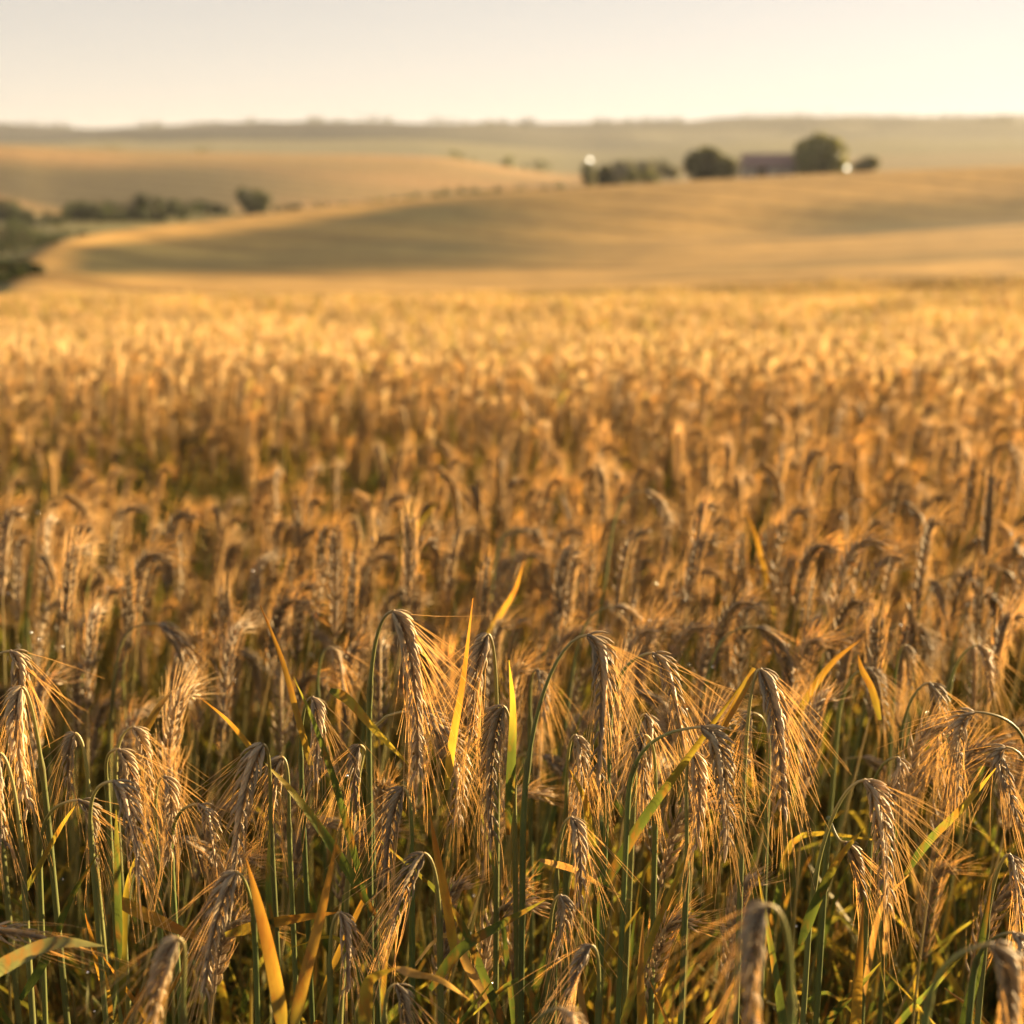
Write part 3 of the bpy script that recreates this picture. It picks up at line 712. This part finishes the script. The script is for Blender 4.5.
# ------------------------------------------------------------------ the ears one can point to in the front rows
# neck (where the stem bends over), tip of the ear, a point lower on the stem, distance, label
HERO = [
    # key, neck, tip, stem, d, splay, bias, ear tone, label
    ('A', (393, 611), (417, 775), (369, 760), .95, .75, .8, .35, 'tallest front rye plant, its thick bearded ear hanging above all its neighbours'),
    ('B', (488, 634), (472, 742), (497, 800), 1.0, .35, .2, .55, 'rye ear hanging close beside the thin upright orange leaf'),
    ('C', (503, 706), (492, 842), (515, 850), .98, .35, .1, .4, 'smooth dark ear in front of the bright green upright leaf'),
    ('D', (587, 635), (598, 778), (523, 836), .95, .55, .6, .4, 'rye ear on a long thin stem arching over from its left, bare centre front'),
    ('E', (652, 653), (683, 742), (610, 720), .98, .75, 1., .45, 'rye ear with long awns fanned sideways, left of the folded yellow leaf'),
    ('F', (760, 669), (783, 812), (742, 830), .94, .75, 1., .35, 'bearded ear hanging from the tip of the folded yellow leaf'),
    ('G', (701, 727), (727, 850), (628, 800), .92, .75, .9, .55, 'greenish ear crossing in front of the long yellow green leaf'),
    ('G2', (692, 752), (696, 850), (686, 890), .95, .4, -.4, .5, 'straight ear hanging behind the greenish crossing ear'),
    ('H', (864, 780), (886, 908), (808, 940), .93, .75, 1., .4, 'isolated ear with spread golden awns hanging over a dark gap'),
    ('I', (975, 712), (957, 798), (1030, 800), 1.05, .4, -.2, .3, 'dull grey ear bending left from a stem at the right border'),
    ('J', (929, 683), (936, 772), (898, 760), 1.15, .5, .3, .6, 'soft golden ear hanging left of the dull grey ear'),
    ('K', (1006, 747), (1020, 828), (1034, 900), 1.0, .4, .2, .5, 'ear hanging below the dull grey one at the right border'),
    ('L', (1009, 854), (1018, 925), (985, 940), .95, .2, .1, .5, 'beardless looking ear low on the right border above a nodding stem'),
    ('M', (768, 905), (752, 1050), (790, 1060), .60, .2, .1, .6, 'large blurred ear closest to the viewer, bottom of the picture'),
    ('N', (990, 944), (1008, 1060), (925, 1024), .62, .2, .3, .6, 'large blurred ear arching in the bottom right corner'),
    ('O', (1012, 932), (1030, 985), (972, 985), .78, .3, .3, .6, 'blurred arched ear just above the bottom right corner ear'),
    ('P', (868, 668), (884, 728), (838, 720), 1.30, .4, .4, .6, 'soft arched ear standing above the isolated spread ear'),
    ('Q', (22, 687), (29, 812), (50, 840), .95, .4, .3, .7, 'thick golden ear hanging at the left border'),
    ('Q2', (10, 651), (14, 748), (-10, 720), 1.05, .4, .3, .6, 'ear partly behind the thick golden ear on the left border'),
    ('R', (75, 733), (70, 796), (90, 800), 1.0, .4, -.2, .55, 'pointed ear right of the thick golden left border ear'),
    ('S', (113, 781), (140, 880), (92, 850), .90, .6, .6, .4, 'dark ear, lowest of the three arching steps on the left'),
    ('S2', (118, 749), (138, 815), (108, 800), .97, .4, .3, .5, 'middle ear of the three arching steps on the left'),
    ('T', (133, 727), (150, 800), (116, 790), 1.02, .45, .8, .6, 'topmost ear of the three arching steps on the left'),
    ('U', (164, 776), (168, 862), (160, 920), .98, .4, .2, .6, 'slim ear between the three arching steps and the thin round arch'),
    ('V', (197, 804), (216, 865), (172, 870), .96, .6, -.6, .5, 'ear on a thin round arch, awns swept to the left'),
    ('W', (263, 744), (234, 876), (272, 850), .92, .7, -.8, .6, 'wide grey ear slanting left beneath a yellow leaf'),
    ('X', (236, 872), (203, 993), (256, 960), .85, .45, -.2, .45, 'drooping ear low on the left beside the upright orange leaf'),
    ('Y', (78, 800), (94, 862), (40, 870), .93, .4, .3, .6, 'golden ear on a bent straw lying left of the dark stepped ear'),
    ('Z', (178, 938), (152, 1045), (184, 1030), .70, .25, -.2, .6, 'blurred pale ear at the bottom, left of the upright orange leaf'),
    ('AA', (312, 697), (314, 785), (302, 790), .97, .4, .2, .55, 'ear with a yellow drooping leaf growing from its bend'),
    ('BB', (360, 745), (357, 815), (372, 830), .98, .4, -.2, .4, 'short dark ear left below the tallest plant'),
    ('CC', (282, 757), (274, 845), (290, 850), .98, .4, -.2, .6, 'ear just behind the wide grey slanting ear'),
    ('DD', (0, 753), (6, 848), (24, 880), .92, .5, .2, .6, 'ear half cut by the left border below the thick golden one'),
    ('EE', (-20, 928), (56, 942), (-60, 1000), .82, .5, .2, .5, 'ear lying almost level at the lower left border'),
    ('FF', (340, 912), (348, 992), (330, 990), .88, .25, .1, .35, 'shaded ear hanging low beside the orange leaf right of the drooping ear'),
    ('HH', (403, 788), (386, 880), (412, 880), .95, .35, -.2, .4, 'dull ear hanging straight below the tallest plant'),
    ('II', (424, 853), (390, 940), (440, 940), .90, .3, -.3, .55, 'grey ear slanting to the lower left under the tallest plant'),
    ('JJ', (575, 735), (577, 822), (566, 840), 1.0, .4, .1, .5, 'ear hanging below the one on the long arching stem'),
    ('KK', (571, 817), (579, 908), (556, 900), .95, .35, .3, .6, 'lower hanging ear with a thin bent neck, centre of the front row'),
    ('LL', (560, 895), (555, 962), (548, 985), .90, .25, -.2, .4, 'dark ear low in the centre beneath the thin bent neck'),
    ('LM', (591, 945), (568, 1000), (598, 1020), .85, .2, -.2, .4, 'dark ear nodding left on a pale hooked stem at the bottom'),
    ('MM', (537, 669), (545, 722), (530, 730), 1.25, .4, .2, .5, 'soft ear behind the bright green upright leaf'),
    ('NN', (330, 647), (343, 692), (318, 700), 1.35, .4, .3, .55, 'soft ear standing alone left of the tallest plant'),
    ('OO', (645, 714), (650, 768), (634, 790), 1.05, .4, .2, .5, 'ear tucked under the fanned sideways ear'),
    ('PP', (645, 735), (648, 800), (655, 830), 1.0, .35, -.2, .45, 'dim ear left of the greenish crossing ear'),
    ('RR', (396, 984), (408, 1040), (385, 1040), .82, .25, .2, .5, 'ear hanging from a folded yellow leaf at the bottom'),
    ('SS', (560, 1008), (585, 1060), (535, 1040), .66, .25, .2, .6, 'blurred ear arch cut by the bottom border at the centre'),
    ('TT', (845, 842), (862, 900), (828, 822), .98, .35, .1, .55, 'thin ear lying aslant behind the isolated spread ear'),
    ('UU', (753, 713), (747, 770), (768, 770), 1.10, .3, 0., .5, 'small ear behind the folded yellow leaf'),
    ('VV', (897, 757), (888, 812), (872, 800), 1.08, .4, -.1, .5, 'ear on a bent stem above the green slanting blade'),
    ('WW', (905, 645), (910, 690), (893, 700), 1.4, .4, .2, .5, 'soft hooked ear above the soft golden ear'),
    ('XX', (978, 645), (992, 700), (948, 700), 1.3, .4, .3, .55, 'soft arched ear above the dull grey ear near the right border'),
    # further back
    ('a', (985, 555), (991, 478), (978, 640), 1.9, .2, 0, .3, 'upright dark ear rising highest among the soft ears on the right'),
    ('b', (575, 562), (563, 497), (578, 640), 2.2, .25, 0, .35, 'upright dark ear in soft focus above the centre'),
    ('c', (531, 530), (548, 596), (512, 545), 2.0, .25, .1, .35, 'soft ear curving down right on an arched neck, centre'),
    ('d', (838, 574), (862, 630), (822, 640), 1.8, .3, .3, .5, 'soft ear on a round arch below the right hand soft rows'),
    ('e', (930, 580), (946, 626), (915, 650), 1.8, .3, .2, .5, 'soft dark ear bending right near the upright highest ear'),
    ('f', (977, 640), (981, 578), (975, 700), 1.65, .3, 0, .4, 'soft upright ear directly below the upright highest ear'),
    ('g', (912, 665), (910, 608), (908, 720), 1.6, .3, 0, .45, 'soft upright pale ear left of the soft dark bending ear'),
    ('h', (743, 600), (742, 536), (748, 680), 1.9, .25, 0, .4, 'soft upright ear beside the thin orange leaf in the soft rows'),
    ('i', (847, 560), (845, 515), (850, 640), 2.2, .25, 0, .35, 'soft short upright ear above the round arch'),
    ('j', (632, 655), (633, 602), (636, 720), 1.6, .25, 0, .4, 'soft dark upright ear above the fanned sideways ear'),
    ('k', (804, 640), (812, 582), (800, 700), 1.6, .25, 0, .4, 'soft ear bent over above the bearded hanging ear'),
    ('l', (1004, 570), (1020, 615), (990, 640), 1.8, .25, .2, .4, 'soft dark ear bending off the right border'),
    ('m', (350, 640), (354, 560), (348, 720), 1.7, .25, 0, .4, 'soft dark upright ear left of the centre rows'),
    ('n', (127, 650), (128, 575), (125, 720), 1.6, .3, 0, .6, 'soft golden upright ear in the left soft rows'),
    ('o', (40, 556), (60, 600), (28, 640), 1.9, .3, .3, .45, 'soft dark ear curling right near the left border'),
    ('p', (285, 620), (292, 562), (280, 690), 1.8, .25, 0, .4, 'soft dark ear curled at its tip, between left rows'),
    ('q', (470, 486), (486, 540), (455, 560), 2.5, .25, .2, .45, 'soft pale curved ear rising above the centre left rows'),
    ('r', (480, 628), (487, 560), (476, 700), 1.6, .25, 0, .35, 'soft dark upright ear above the thin upright orange leaf'),
    ('s', (665, 628), (672, 588), (655, 690), 1.7, .3, 0, .5, 'soft dark ear behind the neck of the fanned sideways ear'),
    ('t', (778, 505), (782, 446), (776, 600), 2.6, .25, 0, .4, 'distant upright ear standing out in the pale rows'),
]
HEAD = {}


def hero_plant(h):
    key, N_, T_, S_, d, splay, bias, tone, label = h
    r = random.Random(hash(key) & 0xffff if False else sum(ord(c) * (i + 3) * 131 for i, c in enumerate(key)))
    N = at(N_[0], N_[1], d); T = at(T_[0], T_[1], d - r.uniform(-.015, .02)); S = at(S_[0], S_[1], d + r.uniform(.0, .03))
    # keep the ear's real length plausible by letting its tip swing toward or away from the viewer
    up = T.z > N.z
    lean = (S - N); G = Vector((S.x + lean.x * .45 + r.uniform(-.02, .02), S.y + r.uniform(0, .05), 0)); G.z = ground_z(G.x, G.y)
    base = G.copy(); N -= base; T -= base; S -= base; G = Vector((0, 0, -.02))
    if up:
        st = catmull([G, G.lerp(S, .5) + Vector((r.uniform(-.01, .01), 0, 0)), S, N], 18)
        c = N + (N - S).normalized() * (T - N).length * .55
        ear = bez([N, c, T], 14)
    else:
        hx = T.x - S.x; sgn = 1 if hx > 0 else -1
        arch = max(.008, min(.05, abs(N.x - S.x) * .6 + .004))
        first = bez([G, G.lerp(S, .55), S], 12)[:-1]
        tan = (S - G).normalized()
        L = (N - S).length
        arc = bez([S, S + tan * L * .52, N - Vector((sgn * arch * .8, 0, .002)), N], 14)
        st = first + arc
        v = T - N
        ear = bez([N, N + Vector((sgn * arch * .45, 0, -.003)), N.lerp(T, .38) + Vector((sgn * (.10 * v.length), -.002, .004)), T], 18)
    S_mb = stem_mb(st, r, 7, r.uniform(.0017, .0022), .0009, r.uniform(.2, 1))
    Lr = (T - N).length
    if splay < .7: splay *= .8
    H, A = ear_mb(ear, r, nodes=max(14, int(Lr / .0031)), size=.95 * min(1, .45 + Lr / .16), splay=splay, bias=Vector((bias, -.1, -.15)), tone=tone, awn_len=(.055 if splay > .6 else .044) if d < 1.5 else .024, dark=1.0 if d < 1.5 else .7,  # ears further back: their shaded side is put into a darker husk colour
                  awn_n=1.0, flat=r.uniform(-.5, .5))
    lv = [rand_leaf(st[:11], u, r, kind=r.choice(['green', 'green', 'greenyellow', 'orange', 'yellow', 'dry'])) for u in r.sample([.5, .65, .8, .95], 3)]
    root = thing('rye_plant', label, 'rye plant', base, 'rye plants in the front rows of the field')
    rye_things(root, S_mb, H, A, lv)
    HEAD[key] = (root, N_, d)
    return root


for h in HERO: hero_plant(h)

# the leaves that stand out, each part of the plant it grows on: plant, kind, width (mm), picture points with distances
LEAF = [
    ('G', 'greenyellow', 10, [(600, 895, .95), (640, 825, .95), (690, 755, .94), (753, 669, .94)]),
    ('F', 'orange', 7, [(754, 668, .94), (738, 700, .935), (722, 730, .93), (712, 755, .93)]),
    ('CC', 'greenyellow', 9, [(375, 915, .95), (335, 850, .94), (295, 795, .93), (264, 762, .93)]),
    ('CC', 'green', 7, [(366, 900, .95), (340, 800, .94), (315, 725, .94), (294, 678, .94)]),
    ('AA', 'yellow', 9, [(330, 690, .95), (348, 700, .95), (375, 730, .95), (412, 768, .96)]),
    ('CC', 'orange', 6, [(318, 790, .96), (300, 725, .96), (282, 660, .97), (260, 605, .97)]),
    ('W', 'orange', 5, [(262, 765, .93), (246, 742, .92), (225, 718, .92), (198, 696, .92)]),
    ('X', 'orange', 12, [(284, 1040, .80), (276, 985, .82), (262, 920, .83), (246, 858, .84)]),
    ('FF', 'orange', 10, [(292, 1035, .80), (304, 980, .81), (322, 910, .83), (337, 838, .84)]),
    ('U', 'orange', 12, [(112, 897, .93), (140, 912, .93), (175, 928, .93), (212, 944, .94)]),
    ('X', 'orange', 10, [(225, 935, .9), (262, 925, .9), (300, 918, .9), (340, 912, .9)]),
    ('EE', 'grey', 13, [(-30, 985, .8), (10, 962, .79), (55, 943, .79), (104, 946, .79)]),
    ('RR', 'yellow', 11, [(364, 1040, .78), (366, 1005, .78), (370, 980, .78), (396, 968, .78)]),
    ('B', 'orange', 8, [(447, 790, .96), (452, 745, .95), (463, 680, .95), (473, 598, .95)]),
    ('C', 'greenyellow', 9, [(508, 835, .985), (511, 770, .98), (513, 710, .98), (509, 660, .98)]),
    ('VV', 'greenyellow', 8, [(905, 875, 1.0), (928, 842, .99), (965, 805, .98), (996, 768, .98)]),
    ('H', 'greenyellow', 11, [(800, 945, .93), (815, 905, .93), (838, 860, .92), (864, 828, .92)]),
    ('H', 'orange', 10, [(855, 1045, .86), (857, 1000, .86), (860, 950, .86), (863, 900, .87)]),
    ('G2', 'orange', 8, [(644, 1040, .86), (641, 1000, .86), (641, 960, .87), (644, 912, .88)]),
    ('P', 'orange', 9, [(795, 720, 1.25), (815, 685, 1.25), (835, 660, 1.25), (860, 640, 1.25)]),
    ('h', 'orange', 10, [(775, 620, 1.9), (765, 575, 1.9), (755, 535, 1.9), (742, 505, 1.9)]),
    ('q', 'greenyellow', 11, [(405, 575, 2.4), (412, 545, 2.4), (422, 520, 2.4), (440, 500, 2.4)]),
    ('r', 'orange', 9, [(485, 640, 1.5), (500, 615, 1.5), (515, 590, 1.5), (524, 560, 1.5)]),
    ('NN', 'orange', 9, [(172, 720, 1.3), (180, 708, 1.3), (190, 690, 1.3), (196, 676, 1.3)]) if False else ('T', 'orange', 8, [(140, 740, 1.05), (150, 722, 1.06), (160, 705, 1.07), (172, 692, 1.08)]),
    ('K', 'yellow', 8, [(905, 955, .98), (930, 900, .98), (955, 860, .98), (985, 850, .98)]) if False else ('J', 'orange', 8, [(880, 720, 1.15), (872, 690, 1.15), (862, 670, 1.15), (858, 655, 1.15)]),
    ('D', 'dry', 7, [(540, 860, .96), (575, 870, .95), (600, 885, .95), (640, 905, .95)]),
    ('HH', 'orange', 9, [(455, 960, .92), (448, 910, .92), (438, 860, .92), (430, 815, .92)]),
    ('II', 'green', 10, [(430, 990, .9), (460, 950, .9), (500, 925, .9), (545, 900, .9)]),
    ('JJ', 'yellow', 8, [(600, 870, .98), (590, 835, .98), (585, 800, .98), (570, 770, .98)]),
    ('Y', 'yellow', 6, [(20, 900, .93), (40, 865, .93), (62, 825, .93), (80, 800, .93)]),
    ('DD', 'green', 8, [(20, 1000, .9), (45, 960, .9), (70, 900, .9), (100, 850, .9)]),
    ('L', 'green', 9, [(960, 1030, .9), (975, 980, .9), (985, 920, .9), (992, 880, .9)]),
    ('RR', 'dry', 7, [(396, 968, .78), (415, 974, .78), (440, 980, .8), (470, 1000, .8)]),
    ('S', 'green', 7, [(120, 960, .9), (118, 900, .9), (117, 850, .9), (116, 810, .9)]),
    ('W', 'green', 7, [(275, 1000, .9), (272, 940, .9), (268, 880, .9), (270, 830, .9)]),
]
for i, (key, kind, wmm, P) in enumerate(LEAF):
    root = HEAD[key][0]; r = random.Random(900 + i)
    path = [at(x, y, d) - root.location for x, y, d in P]
    o = obj('leaf', leaf_mb(path, wmm / 1330, kind, r, n=20, twist=r.uniform(-1.0, 1.0), up=Vector((r.uniform(-.2, .2), -1, .25))).mesh('leaf', M_LEAF), root)


# ------------------------------------------------------------------ further single plants behind the front rows
PROTO = []
for k in range(16):
    r = random.Random(400 + k)
    PROTO.append(tuple(x for x in generic_plant(r, h=1.15, nod=(.04, .14, .22, .28, .34, .40, .44, .9)[k % 8], az=r.gauss(.05, .6))))
PMESH = []
for k, (S, H, A, lv) in enumerate(PROTO):
    PMESH.append((S.mesh('stem', M_STEM), H.mesh('ear', M_EAR), A.mesh('awns', M_AWN), [l.mesh('leaf', M_LEAF) for l in lv]))
ORD = ['nearest', 'second nearest', 'third nearest', 'fourth nearest', 'fifth nearest', 'sixth nearest', 'seventh nearest', 'eighth nearest', 'ninth nearest', 'tenth nearest', 'eleventh nearest', 'twelfth nearest']
MARKS = [('A', 'tallest front ear'), ('D', 'ear on the long arching stem'), ('E', 'ear with fanned awns'), ('F', 'ear under the folded yellow leaf'), ('H', 'isolated spread ear'), ('I', 'dull grey right ear'),
         ('Q', 'thick golden left ear'), ('T', 'topmost of the three stepped ears'), ('W', 'wide grey slanting ear'), ('AA', 'ear with a drooping leaf'), ('a', 'highest upright right ear'), ('b', 'upright centre ear'),
         ('c', 'centre ear curving down'), ('d', 'round arched soft ear'), ('h', 'upright ear by the orange leaf'), ('m', 'dark upright left ear'), ('n', 'golden upright left ear'), ('o', 'dark curled left ear'),
         ('q', 'pale curved ear'), ('P', 'arched ear over the spread one'), ('NN', 'ear standing alone'), ('p', 'curl tipped left ear'), ('g', 'pale upright right ear'), ('MM', 'ear behind the green leaf')]
SHAPE = ['upright', 'upright', 'straight', 'curved', 'curved', 'bent', 'bent', 'hanging']
NSING = 300 - len(HERO)
cand = []
r = random.Random(77)
tries = 0
while len(cand) < NSING and tries < 60000:
    tries += 1
    d = math.sqrt(r.uniform(1.04 ** 2, 2.12 ** 2)); X = r.uniform(-.36, .36) * d
    px = px_of(X, d); h = CROP_H * r.uniform(.86, 1.06)
    if d < 1.3 and r.random() < .35: continue
    if d < 1.55: h = min(h * .95, CROP_H * .96)
    if 150 < px < 300 and d < 1.5 and r.random() < .75: continue          # the darker gap left of the tallest plant
    if any((X - q[0]) ** 2 + (d - q[1]) ** 2 < .045 ** 2 for q in cand): continue
    cand.append((X, d, h, r.randrange(16), r.uniform(-.6, .6)))
cnt = {}
DEW = [(X, d, ground_z(X, d) + h) for X, d, h, k, rz in cand if r.random() < .55]
for X, d, h, k, rz in sorted(cand, key=lambda c: c[1]):
    gz = ground_z(X, d); z_top = gz + h
    px = px_of(X, d)
    py = 512 - F_PX * (((z_top - CZ) * CP + d * SP) / (d * CP - (z_top - CZ) * SP))
    best = min(MARKS, key=lambda m: (HEAD[m[0]][1][0] - px) ** 2 + (HEAD[m[0]][1][1] - py) ** 2)
    mx, my = HEAD[best[0]][1]; side = 'left' if px < mx else 'right'; ver = 'above' if py < my else 'below'
    sh = SHAPE[k % 8]; kk = (best[0], side, ver, sh); c = cnt.get(kk, 0); cnt[kk] = c + 1
    lab = f'{ORD[min(c, 11)]} soft {sh} ear {ver} and {side} of the {best[1]}'
    root = thing('rye_plant', lab, 'rye plant', (X, d, gz), 'rye plants in the front rows of the field')
    s = h / 1.15
    root.rotation_euler = (0, 0, rz)
    root.scale = (1, 1, s)
    S, H, A, lv = PMESH[k]
    for nm, me in (('stem', S), ('ear', H)):
        o = bpy.data.objects.new(nm, me); COL.objects.link(o); o.parent = root
        if nm == 'ear':
            q = bpy.data.objects.new('awns', A); COL.objects.link(q); q.parent = o
    for l in lv:
        o = bpy.data.objects.new('leaf', l); COL.objects.link(o); o.parent = root


# ------------------------------------------------------------------ the uncountable rest of the crop (stuff, scattered with nodes)
def join_plant(P):
    m = MB(); S, H, A, lv = P; m.merge(S); m.merge(H); m.merge(A)
    for l in lv: m.merge(l)
    return m


def scatter(name, pts, variants, label):
    """pts: list of (x, y, z, rx, ry, rz, sx, sy, sz, variant)"""
    me = bpy.data.meshes.new(name); a = np.array(pts, np.float32)
    me.vertices.add(len(a)); me.vertices.foreach_set('co', a[:, 0:3].ravel())
    for nm, sl in (('turn', slice(3, 6)), ('size', slice(6, 9))):
        t = me.attributes.new(nm, 'FLOAT_VECTOR', 'POINT'); t.data.foreach_set('vector', np.ascontiguousarray(a[:, sl]).ravel())
    t = me.attributes.new('variant', 'INT', 'POINT'); t.data.foreach_set('value', a[:, 9].astype(np.int32))
    o = obj(name, me); tag(o, kind='stuff'); o['label'] = label
    ng = bpy.data.node_groups.new(name, 'GeometryNodeTree')
    ng.interface.new_socket('Geometry', in_out='INPUT', socket_type='NodeSocketGeometry'); ng.interface.new_socket('Geometry', in_out='OUTPUT', socket_type='NodeSocketGeometry')
    N = ng.nodes.new; L = ng.links.new
    gi = N('NodeGroupInput'); go = N('NodeGroupOutput'); jn = N('GeometryNodeJoinGeometry')
    def attr(nm, ty):
        n = N('GeometryNodeInputNamedAttribute'); n.data_type = ty; n.inputs['Name'].default_value = nm; return n
    tn, sz, va = attr('turn', 'FLOAT_VECTOR'), attr('size', 'FLOAT_VECTOR'), attr('variant', 'INT')
    for k, vme in enumerate(variants):
        so = bpy.data.objects.new(name + '_piece', vme)
        oi = N('GeometryNodeObjectInfo'); oi.inputs['Object'].default_value = so; oi.inputs['As Instance'].default_value = True
        cp = N('FunctionNodeCompare'); cp.data_type = 'INT'; cp.operation = 'EQUAL'
        ia = [s for s in cp.inputs if s.type == 'INT']
        L(va.outputs['Attribute'], ia[0]); ia[1].default_value = k
        ip = N('GeometryNodeInstanceOnPoints'); L(gi.outputs[0], ip.inputs['Points']); L(cp.outputs[0], ip.inputs['Selection'])
        L(oi.outputs['Geometry'], ip.inputs['Instance']); L(tn.outputs['Attribute'], ip.inputs['Rotation']); L(sz.outputs['Attribute'], ip.inputs['Scale'])
        L(ip.outputs[0], jn.inputs[0])
    L(jn.outputs[0], go.inputs[0])
    md = o.modifiers.new('scatter', 'NODES'); md.node_group = ng
    return o


r = random.Random(5)
L0 = [join_plant(P).mesh('rye_near', M_CROP) for P in PROTO[:12]]
L1 = [join_plant(generic_plant(random.Random(600 + k), nod=(.05, .12, .2, .25, .3, .35, .38, .41, .44, .9)[k], lod=1)).mesh('rye_mid', M_CROP) for k in range(10)]


def clump(seed, n=84, side=.8):
    rr = random.Random(seed); m = MB()
    for i in range(n):
        P = join_plant(generic_plant(rr, h=rr.uniform(1.0, 1.2), lod=2)); o = Vector((rr.uniform(-side / 2, side / 2), rr.uniform(-side / 2, side / 2), 0))
        P.v = [p + o for p in P.v]; m.merge(P)
    return m


L2 = [clump(700 + k).mesh('rye_far', M_CROP) for k in range(6)]
VAR = L0 + L1 + L2
pts = []


def gap(X, Y):
    """the wheel track that runs across the crop a few metres out"""
    px = px_of(X, Y)
    c = 3.95 + .06 * X; wd = .86 if px < 340 else .86 - (px - 340) / 420
    return abs(Y - c) < max(0, wd) * r.uniform(.78, 1.12) + .06 * math.sin(X * 9)


def put(X, Y, var, hs, sxy=1.0):
    z = float(crop_top(X, Y)) - CROP_H
    hs *= 1 + .11 * mnoise.noise(Vector((X * .55, Y * .4, 3.1))) + .07 * mnoise.noise(Vector((X * .12, Y * .1, 7)))
    pts.append((X, Y, z, r.gauss(0, .03), r.gauss(0, .03), r.uniform(-.6, .6) if var < 22 else r.uniform(-.5, .5), sxy, sxy, hs, var))


Y = 0
for _ in range(6200):        # near band with full detail
    Y = math.sqrt(r.uniform(2.1 ** 2, 8.0 ** 2)); X = r.uniform(-.40 * Y - .2, .40 * Y + .2)
    if gap(X, Y) or r.random() < (Y - 4.4) / 3.6: continue
    put(X, Y, r.randrange(12), r.uniform(.83, 1.08))
    if r.random() < .06: DEW.append((X, Y, pts[-1][2] + pts[-1][8] * 1.15))
for _ in range(7000):        # beside the frame, for the light and for a step aside
    Y = r.uniform(.2, 5.0); X = r.uniform(-2.4, 4.0)
    if abs(X) < .40 * Y + .25 or math.hypot(X, Y) < .5: continue
    put(X, Y, r.randrange(12), r.uniform(.86, 1.02))
for _ in range(21000):
    Y = math.sqrt(r.uniform(4.4 ** 2, 20 ** 2)); X = r.uniform(-.42 * Y - .5, .44 * Y + 1.0)
    if r.random() < (Y - 9) / 11 or r.random() > (Y - 4.4) / 3.6 or gap(X, Y): continue
    put(X, Y, 12 + r.randrange(10), r.uniform(.84, 1.08))


def crop_here(X, Y):
    t = X / Y; px = px_of(X, Y)
    if Y < 57: return True
    if px < 22: return False
    return False


Yk = 10.0
while Yk < 57:
    s = 1.0 if Yk < 45 else (1.6 if Yk < 110 else 2.6)
    step = .8 * s
    half = .44 * Yk + 2; nx = int(2 * half / step)
    for i in range(nx):
        X = -half + (i + r.random()) * step; Yj = Yk + r.uniform(-.4, .4) * step
        if Yj < 19 and r.random() > (Yj - 9) / 10: continue
        if crop_here(X, Yj): put(X, Yj, 22 + r.randrange(6), r.uniform(.88, 1.1), s)
    Yk += step
scatter('rye_crop', pts, VAR, 'ripe rye crop filling the field up to the ridge')

# leafy shoots and bare stalks low between the plants
def shoot(seed):
    rr = random.Random(seed); m = MB()
    for i in range(4):
        a = rr.uniform(0, 6.283); L = rr.uniform(.25, .5); o = Vector((math.cos(a), math.sin(a), 0)); b = Vector((rr.uniform(-.03, .03), rr.uniform(-.03, .03), 0)); z = rr.uniform(.1, .5)
        p = b + Vector((0, 0, z)); dr = rr.random()
        k = rr.choices(['green', 'greenyellow', 'yellow', 'orange', 'dry'], [6, 1.8, .15, .5, .8])[0]; dr *= dr
        m.merge(leaf_mb([p, p + o * L * .12 + Vector((0, 0, L * .4)), p + o * L * .25 + Vector((0, 0, L * (.75 - .1 * dr))), p + o * L * .45 + Vector((0, 0, L * (1.0 - .6 * dr)))], rr.uniform(.006, .011), k, rr, n=9))
    for i in range(2):
        b = Vector((rr.uniform(-.03, .03), rr.uniform(-.03, .03), 0)); h = rr.uniform(.6, .9)
        tube(m, bez([b, b + Vector((rr.uniform(-.02, .02), rr.uniform(-.02, .02), h * .5)), b + Vector((rr.uniform(-.08, .08), rr.uniform(-.08, .08), h))], 6), [.0023, .0022, .002, .0018, .0016, .0012], 5, ramp([(0, GREEN), (.5, mixc(GREEN, GREEN2, .6)), (1, mixc(GREEN2, STRAW, .5))], 6))
    return m


SH = [shoot(800 + k).mesh('shoot', M_LEAF) for k in range(10)]
pts2 = []
for _ in range(3600):
    Y = math.sqrt(r.uniform(.55 ** 2, 4.6 ** 2)); X = r.uniform(-.42 * Y - .3, .42 * Y + .4)
    hs = r.uniform(.75, 1.0)
    if Y < .85: hs *= .8
    pts2.append((X, Y, ground_z(X, Y), 0, 0, r.uniform(0, 6.283), 1, 1, hs, r.randrange(10)))
for _ in range(800):
    Y = math.sqrt(r.uniform(.6 ** 2, 1.6 ** 2)); X = r.uniform(-.42 * Y - .1, .42 * Y + .1)
    pts2.append((X, Y, ground_z(X, Y), 0, 0, r.uniform(0, 6.283), 1, 1, r.uniform(.7, .98) if Y > .88 else .66, r.randrange(10)))
scatter('rye_undergrowth', pts2, SH, 'leafy shoots and bare stalks low between the rye plants')


# dew drops that glint on the ears
r = random.Random(31); m = MB()
for X, Y, z in DEW:
    p = Vector((X + r.uniform(-.03, .03), Y - r.uniform(.0, .03), z - r.uniform(-.01, .16))); q = r.uniform(.0007, .0014)
    tube(m, [p + Vector((0, 0, q * math.sin(a))) for a in np.linspace(-1.5, 1.5, 7)], [q * math.cos(a) for a in np.linspace(-1.5, 1.5, 7)], 9, (1, 1, 1), True)
md_, n_, out_ = new_mat('dew')
pb_ = n_.nodes.new('ShaderNodeBsdfPrincipled'); pb_.inputs['Base Color'].default_value = (.95, .93, .9, 1); pb_.inputs['Metallic'].default_value = 1.0; pb_.inputs['Roughness'].default_value = .22
n_.links.new(pb_.outputs[0], out_.inputs[0])
o = obj('dew_drops', m.mesh('dew_drops', md_)); tag(o, kind='stuff'); o['label'] = 'tiny glinting dew drops on the ears'
